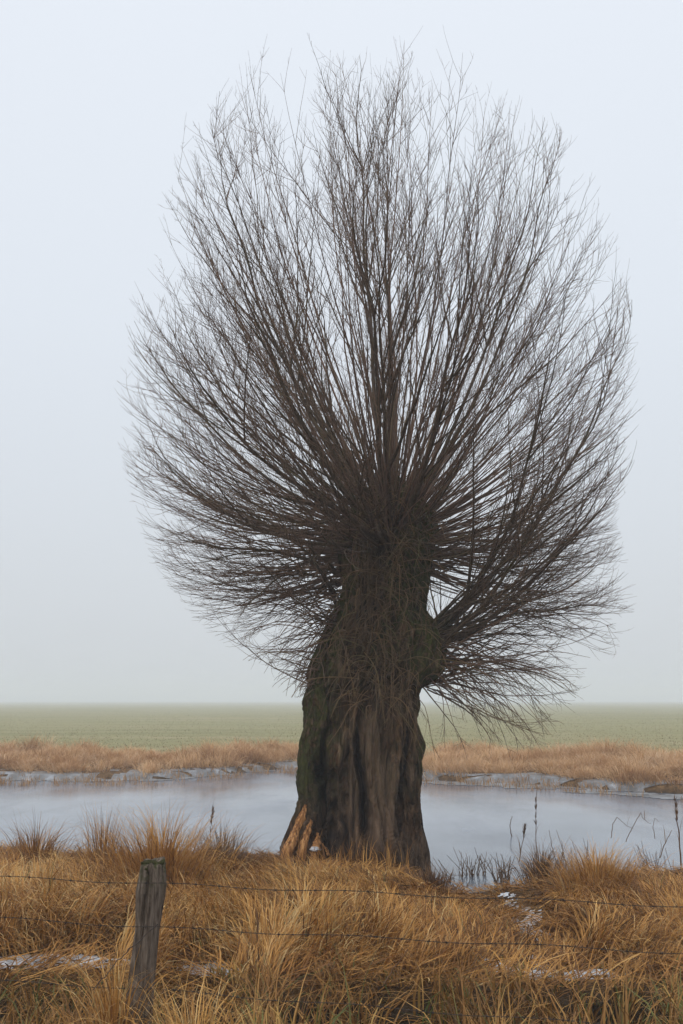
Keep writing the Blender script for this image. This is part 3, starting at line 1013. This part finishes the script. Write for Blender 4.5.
def envelope(e, a):
    wr = (np.cos(a) + 1) / 2
    rr_ = np.interp(e, ea, er) * wr + np.interp(math.pi - e, ea, er) * (1 - wr)
    return rr_ * (1 - .10 * np.abs(np.sin(a)) * np.cos(e))


def fit(P, slack=1.0):
    """shorten shoots that would outgrow the rounded outline of the crown"""
    T_ = P[:, -1]
    k = TY / np.maximum(T_[:, 1], 6)
    gx = T_[:, 0] * k - HEAD[0]; gz = (T_[:, 2] - CAMZ) * k + CAMZ - HEAD[2]
    ratio = np.hypot(gx, gz) / (np.interp(np.arctan2(gz, gx), ea, er) * slack)
    B_ = P[:, 0]; kb = TY / np.maximum(B_[:, 1], 6)
    rb_ = np.hypot(B_[:, 0] * kb - HEAD[0], (B_[:, 2] - CAMZ) * kb + CAMZ - HEAD[2]) / (np.interp(np.arctan2(gz, gx), ea, er) * slack)
    over = ratio > 1
    f = np.where(over, np.clip((1 - rb_) / np.maximum(ratio - rb_, .05), .15, 1), 1)
    return P[:, :1] + (P - P[:, :1]) * f[:, None, None]


def grow(pos, d, L, n, up, wig, up_pow=1.0):
    pts = [pos]; step = (L / n)[:, None]
    up = np.broadcast_to(up, (len(pos),))
    for i in range(n):
        d = norm(d + np.array([0, 0, 1.]) * (up * ((i + 1) / n) ** up_pow)[:, None] + rng.normal(0, wig, d.shape))
        pos = pos + d * step; pts.append(pos)
    return np.stack(pts, 1)


def sample(P, r, t):
    """position, tangent, radius along polylines P (N,n,3) at t (N,)"""
    n = P.shape[1]
    f = t * (n - 1); i0 = np.minimum(f.astype(int), n - 2); u = (f - i0)[:, None]
    k = np.arange(len(P))
    a, b = P[k, i0], P[k, i0 + 1]
    return a * (1 - u) + b * u, norm(b - a), r[k, i0] * (1 - u[:, 0]) + r[k, i0 + 1] * u[:, 0]


def deviate(T, ang, outward=None):
    q = norm(np.cross(T, norm(rng.normal(0, 1, T.shape))))
    if outward is not None:
        q = norm(q + outward)
    return norm(T * np.cos(ang)[:, None] + q * np.sin(ang)[:, None])


# limbs: elevation, azimuth, reach
limbs = []
GA = math.pi * (3 - math.sqrt(5))
NBIG, NALL = 48, 99
for q in range(NALL):
    big = q < NBIG
    i_, n_ = (q, NBIG) if big else (q - NBIG, NALL - NBIG)
    th = R(-50 + 278 * (i_ + random.uniform(.15, .85)) / n_)
    de = R(72) * (2 * ((q * .7548776662 + .37) % 1.0) - 1)
    D = np.array([math.cos(de) * math.cos(th), math.sin(de), math.cos(de) * math.sin(th)])
    e = math.asin(D[2]); a = math.atan2(D[1], D[0])
    reach = random.uniform(.88, 1.0) if (big or random.random() < .6) else random.uniform(.55, .88)
    rb = random.uniform(.023, .038) if big else random.uniform(.012, .021)
    if e < R(5): rb *= .55
    limbs.append((e, a, reach, rb))
NP = 17
LP, LR = [], []
for (e, a, reach, rb) in limbs:
    D = np.array([math.cos(e) * math.cos(a), math.cos(e) * math.sin(a), math.sin(e)])
    E = HEAD + D * float(envelope(e, a)) * reach
    hz = np.array([math.cos(a), math.sin(a), 0])
    ed = math.degrees(e)
    # root of the limb on the swollen head
    zr = np.interp(ed, [-40, -15, 10, 40, 65, 90], [-.95, -.50, -.22, .0, .16, .24]) + random.uniform(-.12, .12)
    rr_ = np.interp(ed, [-40, 0, 40, 90], [.40, .38, .34, .10])
    S0 = HEAD + hz * rr_ * random.uniform(.75, 1.0) + np.array([0, 0, zr])
    if ed < 0 and hz[0] > .2:                                  # the lump on the right carries the low shoots
        S0 = at(432 + random.uniform(-8, 4), 650 + random.uniform(-22, 16), TY + random.uniform(-.25, .25))
    if 0 <= ed < 48 and hz[0] > .55 and random.random() < .55:
        S0 = at(436 + random.uniform(-7, 3), 630 + random.uniform(-8, 22), TY + random.uniform(-.22, .22))
    if ed < 0 and hz[0] < -.2:
        S0 = at(338 + random.uniform(-4, 6), 580 + random.uniform(-28, 50), TY + random.uniform(-.2, .2))
    ch = E - S0; Lc = np.linalg.norm(ch)
    down = norm(np.array([hz[0], hz[1], 0]) * math.sin(max(e, .05)) - np.array([0, 0, 1]) * math.cos(e))
    if ed > -8:
        c1 = S0 + ch * .36 + down * Lc * .19 * math.cos(e)
        c2 = S0 + ch * .74 + down * Lc * .17 * math.cos(e)
    else:
        c1 = S0 + ch * .30 + np.array([0, 0, 1]) * Lc * .16 + hz * .1 * Lc
        c2 = S0 + ch * .78 + np.array([0, 0, 1]) * Lc * .02 + hz * .10 * Lc
        E = E + np.array([0, 0, .12])
    t = np.linspace(0, 1, NP)[:, None]
    P = (1 - t) ** 3 * S0 + 3 * (1 - t) ** 2 * t * c1 + 3 * (1 - t) * t * t * c2 + t ** 3 * E
    ph = np.random.default_rng(len(LP)).normal(0, 1, (3, 3))
    s = np.linspace(0, 1, NP)[:, None]
    P = P + Lc * .012 * (np.sin(s * 9 + ph[0]) * ph[1] * s + .6 * np.sin(s * 21 + ph[2]) * s)
    # a real foot inside the head
    P[0] = P[0] - (P[1] - P[0]) * .35
    LP.append(P)
    u = np.linspace(0, 1, NP)
    LR.append(rb * (1 - u) ** 1.05 * .95 * (1 + .75 * np.exp(-u * 11)) + .0018)
LP = fit(np.array(LP), np.random.default_rng(4).uniform(.95, 1.02, len(LP))); LR = np.array(LR)
NL = len(LP)


def length(P):
    return np.linalg.norm(np.diff(P, axis=1), axis=-1).sum(1)


ids0 = np.arange(NL)
LL = length(LP)
ctr = HEAD


def side_shoots(P, r, ids, per_m, tr, ang, lr, rr_scale, n, up, wig, minL, maxL, tpow=1.0, rmax=.02, lk=.0033):
    ln = length(P)
    cnt = rng.poisson(np.maximum(ln * per_m, .5))
    k = np.repeat(np.arange(len(P)), cnt)
    if len(k) == 0: return None
    t = tr[0] + (tr[1] - tr[0]) * rng.random(len(k)) ** tpow
    p, T, rad = sample(P[k], r[k], t)
    a = rng.uniform(R(ang[0]), R(ang[1]), len(k))
    outw = norm(p - ctr) * .22
    d = deviate(T, a, outw)
    L = np.clip(ln[k] * rng.uniform(lr[0], lr[1], len(k)) * (1.12 - .62 * t), minL, maxL)
    Q = fit(grow(p, d, L, n, up, wig), rng.uniform(.93, 1.03, len(p)))
    r0 = np.minimum(np.minimum(rad * rr_scale, L * lk + .0009), rmax)
    u = np.linspace(0, 1, n + 1)
    rq = r0[:, None] * (1 - u)[None] ** .9 + .0008
    return Q, rq, ids[k]


def lifted(P):
    """how strongly shoots on this limb turn upwards"""
    return .16


forks = side_shoots(LP, LR, ids0, 1.45, (.08, .72), (14, 44), (.38, .70), .66, 12, .075, .045, .6, 3.2, 1.0, .03, .0070)
s1 = side_shoots(LP, LR, ids0, 2.9, (.36, .97), (18, 50), (.15, .36), .6, 9, .12, .06, .25, 1.3)
f1 = side_shoots(forks[0], forks[1], forks[2], 3.2, (.24, .97), (18, 48), (.20, .42), .65, 8, .14, .055, .2, 1.0)
cat = lambda L: (np.concatenate([a[0] for a in L]), np.concatenate([a[1] for a in L]), np.concatenate([a[2] for a in L]))
t2 = [side_shoots(*q, 3.7, (.2, .98), (18, 46), (.22, .5), .7, 5, .12, .08, .10, .45) for q in (s1, f1)]
t2 += [side_shoots(LP, LR, ids0, 4.0, (.35, .99), (25, 55), (.05, .13), .5, 5, .09, .08, .12, .5),
       side_shoots(*forks, 4.0, (.3, .99), (25, 55), (.07, .2), .5, 5, .09, .08, .12, .5)]
t2 = cat(t2)
t3 = side_shoots(*t2, 3.6, (.2, .95), (25, 55), (.25, .5), .7, 3, .06, .09, .05, .2)
print('twigs', len(forks[0]), len(s1[0]), len(f1[0]), len(t2[0]), len(t3[0]))
for b_id in range(NL):
    b = Bag()
    b.tubes(LP[b_id], LR[b_id], 8, 0, .5)
    s = forks[2] == b_id; b.tubes(forks[0][s], forks[1][s], 6, 0)
    for q in (s1, f1):
        s = q[2] == b_id; b.tubes(q[0][s], q[1][s], 4, 1)
    s = t2[2] == b_id; b.tubes(t2[0][s], t2[1][s], 3, 1)
    s = t3[2] == b_id; b.tubes(t3[0][s], t3[1][s], 3, 1)
    o = b.build('branch', [M['limb'], M['twig']])
    rebase(o, willow)
    

# ---- thin whips: fan of young shoots from the head and the beard of shoots hanging on the trunk
b = Bag()
N = 520                                            # whips standing on the head
e = R(1) * rng.choice([1], N) * rng.uniform(-20, 88, N); a = rng.uniform(0, 2 * math.pi, N)
th = R(1) * (-12 + 204 * (np.arange(N) + rng.random(N)) / N); de = R(1) * rng.uniform(-65, 65, N) * (.25 + .75 * np.clip(np.sin(th), 0, 1))
e = np.arcsin(np.cos(de) * np.sin(th)); a = np.arctan2(np.sin(de), np.cos(de) * np.cos(th))
hz = np.stack([np.cos(a), np.sin(a), 0 * a], -1)
zr = np.interp(np.degrees(e), [-20, 10, 40, 90], [-.6, -.25, 0, .40]) + rng.normal(0, .12, N)
S0 = HEAD + hz * np.interp(np.degrees(e), [-20, 40, 90], [.40, .36, .12])[:, None] * rng.uniform(.7, 1, N)[:, None]
S0[:, 2] += zr
D = np.stack([np.cos(e) * np.cos(a), np.cos(e) * np.sin(a), np.sin(e)], -1)
L = envelope(e, a) * np.where(rng.random(N) < .75, rng.uniform(.72, 1.03, N), rng.uniform(.3, .72, N))
D = norm(D - np.array([0, 0, .30]) * np.cos(e)[:, None])
Q = fit(grow(S0, D, L, 12, .085, .05))
u = np.linspace(0, 1, 13)
rq = (L * .0025 + .0008)[:, None] * (1 - u)[None] + .0010
b.tubes(Q, rq, 4, 0)
q2 = side_shoots(Q, rq, np.arange(N), 3.6, (.42, .97), (16, 40), (.12, .30), .7, 6, .13, .07, .15, .9)
b.tubes(q2[0], q2[1], 3, 0)
q3 = side_shoots(*q2, 5, (.2, .95), (25, 55), (.25, .5), .7, 3, .06, .09, .05, .2)
b.tubes(q3[0], q3[1], 3, 0)
# low skirts left and right
for (pxr, pyr, cnt, sx) in (((326, 345), (585, 690), 125, -1), ((420, 441), (625, 690), 95, 1)):
    px = rng.uniform(*pxr, cnt); py = rng.uniform(*pyr, cnt)
    if sx < 0:
        px = np.interp(py, [590, 620, 660, 690], [346, 335, 321, 313])
    S0 = np.array([at(p_, q_, TY + rng.uniform(-.3, .3)) for p_, q_ in zip(px, py)])
    a = (0 if sx > 0 else math.pi) + rng.normal(0, .7, cnt)
    e = rng.normal(R(-14 if sx < 0 else 0), R(24), cnt)
    D = np.stack([np.cos(e) * np.cos(a), np.cos(e) * np.sin(a), np.sin(e)], -1)
    L = rng.uniform(.6, 1.9, cnt) if sx < 0 else rng.uniform(.7, 2.8, cnt)
    Q = fit(grow(S0, D, L, 12, np.where(rng.random(cnt) < .7, -.13, .05), .085), rng.uniform(.9, 1.03, cnt))
    rq = (L * .0028 + .0015)[:, None] * (1 - u)[None] + .0018
    b.tubes(Q, rq, 4, 0)
    q2 = side_shoots(Q, rq, np.arange(cnt), 4.0, (.2, .97), (20, 50), (.16, .4), .7, 6, .03, .09, .12, .6)
    b.tubes(q2[0], q2[1], 3, 0)
    q3 = side_shoots(*q2, 3.2, (.2, .95), (25, 55), (.25, .5), .7, 3, .06, .1, .05, .2)
    b.tubes(q3[0], q3[1], 3, 0)
o = b.build('whips', [M['twig']])
o['kind'] = 'stuff'
rebase(o, willow)

b = Bag()
N = 520
px = np.clip(rng.normal(382, 24, N), 322, 438); py = rng.uniform(470, 705, N)
lo = np.interp(py, [470, 560, 600, 660, 705], [352, 345, 344, 322, 313]); hi = np.interp(py, [470, 540, 600, 640, 672, 690, 705], [425, 432, 422, 440, 437, 418, 416])
px = np.clip(px, lo + 3, hi - 3)
S0, Nn = [], []
for p_, q_ in zip(px, py):
    s, n = on_trunk(p_, q_); S0.append(s); Nn.append(n)
S0 = np.array(S0); Nn = np.array(Nn)
d = norm(Nn * .7 + rng.normal(0, .75, (N, 3)) + np.array([0, -.25, .1]))
L = rng.uniform(.25, 1.05, N)
Q = grow(S0 - Nn * .02, d, L, 12, -.20 * rng.uniform(.3, 1.6, N), .09, .6)
# shoots hang close in front of the bark
lim = TY - .42 - rng.uniform(.0, .28, N)
Q[..., 1] = np.maximum(Q[..., 1], np.minimum(S0[:, 1], lim)[:, None] - .22 * np.linspace(0, 1, 13)[None] - .02)
rq = (L * .0022 + .0022)[:, None] * (1 - u)[None] ** .8 + .0016
b.tubes(Q, rq, 4, 0)
q2 = side_shoots(Q, rq, np.arange(N), 4.0, (.2, .95), (20, 50), (.2, .45), .7, 6, -.05, .10, .1, .4)
b.tubes(q2[0], q2[1], 3, 0)
o = b.build('hanging_shoots', [M['shoot']])
o['kind'] = 'stuff'
rebase(o, willow)

# reed leaves and litter at the foot of the trunk
b = Bag()
N = 150
px = np.concatenate([rng.uniform(335, 412, 110), rng.uniform(296, 335, 40)])
base = np.array([[0, 0, 0]] * N, float)
for k_ in range(N):
    s, n = on_trunk(px[k_], 862); base[k_] = s + np.array([0, -rng.uniform(.05, .28), 0])
base[:, 2] = terrain(base[:, 0], base[:, 1]) - .01
blades(b, base, rng.uniform(0, 6.28, N), rng.uniform(.15, .42, N), rng.uniform(.003, .006, N), rng.uniform(.1, .8, N), 6, t0=np.abs(rng.normal(.1, .15, N)), bend=rng.uniform(.1, 1.6, N))
g = b.build('trunk_foot_grass', [M['straw']])
tag(g, 'dry upright blades growing at the front foot of the willow', 'grass', kind='stuff')

# ------------------------------------------------------------------ haze
HZ = 1650
v = np.array([(-HZ, -HZ, -2), (HZ, -HZ, -2), (HZ, HZ, -2), (-HZ, HZ, -2), (-HZ, -HZ, 13), (HZ, -HZ, 13), (HZ, HZ, 13), (-HZ, HZ, 13)], float)
f = np.array([(0, 3, 2, 1), (4, 5, 6, 7), (0, 1, 5, 4), (1, 2, 6, 5), (2, 3, 7, 6), (3, 0, 4, 7)])
hm_ = bpy.data.materials.new('winter_mist'); hm_.use_nodes = True
nt = hm_.node_tree
nt.nodes.remove(nt.nodes['Principled BSDF'])
pv = nt.nodes.new('ShaderNodeVolumePrincipled')
pv.inputs['Color'].default_value = (.91, .95, 1.0, 1)
pv.inputs['Density'].default_value = .0030
pv.inputs['Anisotropy'].default_value = .0
nt.links.new(pv.outputs[0], nt.nodes['Material Output'].inputs['Volume'])
haze = mesh_from('haze', v, f, [hm_], smooth=False)
tag(haze, 'pale winter mist lying over the field', 'mist', kind='stuff')

# ------------------------------------------------------------------ light
SUN_EL, SUN_AZ = R(38), R(205)          # azimuth from north (+Y) clockwise: behind the camera, to its left
w = bpy.data.worlds.new('World'); scene.world = w; w.use_nodes = True
nt = w.node_tree
bg = nt.nodes['Background']; bg.inputs['Strength'].default_value = .1
sky = nt.nodes.new('ShaderNodeTexSky'); sky.sky_type = 'NISHITA'; sky.sun_disc = False
sky.sun_elevation = SUN_EL; sky.sun_rotation = SUN_AZ
sky.air_density = 1.5; sky.dust_density = 6
tc = nt.nodes.new('ShaderNodeTexCoord'); sx = nt.nodes.new('ShaderNodeSeparateXYZ')
nt.links.new(tc.outputs['Generated'], sx.inputs[0])
rp = nt.nodes.new('ShaderNodeValToRGB')
cl = [(0.0, (5.7, 6.0, 6.4)), (.36, (6.9, 7.35, 7.95)), (.62, (7.4, 7.85, 8.5)), (1.0, (15.0, 15.4, 15.9))]
while len(rp.color_ramp.elements) < 4: rp.color_ramp.elements.new(.5)
for e_, (p_, c_) in zip(rp.color_ramp.elements, cl):
    e_.position = p_; e_.color = (*[q / 16 for q in c_], 1)
nt.links.new(sx.outputs[2], rp.inputs[0])
ml = nt.nodes.new('ShaderNodeMix'); ml.data_type = 'RGBA'; ml.blend_type = 'MULTIPLY'; ml.inputs[0].default_value = 1
nt.links.new(rp.outputs[0], ml.inputs[6]); ml.inputs[7].default_value = (16, 16, 16, 1)
mx = nt.nodes.new('ShaderNodeMix'); mx.data_type = 'RGBA'; mx.inputs[0].default_value = .92     # closed cloud cover over the clear sky
nt.links.new(sky.outputs[0], mx.inputs[6]); nt.links.new(ml.outputs[2], mx.inputs[7])
nt.links.new(mx.outputs[2], bg.inputs['Color'])

sl = bpy.data.lights.new('sun', 'SUN'); sl.energy = .55; sl.angle = R(40); sl.color = (1, .96, .9)
so = bpy.data.objects.new('sun', sl); COL.objects.link(so)
sd_ = Vector((math.sin(SUN_AZ) * math.cos(SUN_EL), math.cos(SUN_AZ) * math.cos(SUN_EL), math.sin(SUN_EL)))
so.rotation_euler = sd_.to_track_quat('Z', 'Y').to_euler()
so.location = (0, 0, 30)

vs = scene.view_settings
vs.view_transform = 'Standard'; vs.look = 'None'; vs.exposure = 0.25; vs.gamma = 1.0; vs.use_curve_mapping = False
scene.render.engine = 'CYCLES'
cy = scene.cycles
cy.denoiser = 'OPENIMAGEDENOISE'; cy.denoising_input_passes = 'RGB_ALBEDO_NORMAL'; cy.denoising_prefilter = 'ACCURATE'
cy.max_bounces = 6; cy.diffuse_bounces = 3; cy.glossy_bounces = 3; cy.volume_bounces = 2; cy.transmission_bounces = 2
cy.use_denoising = True; cy.use_adaptive_sampling = False
cy.sample_clamp_indirect = 6
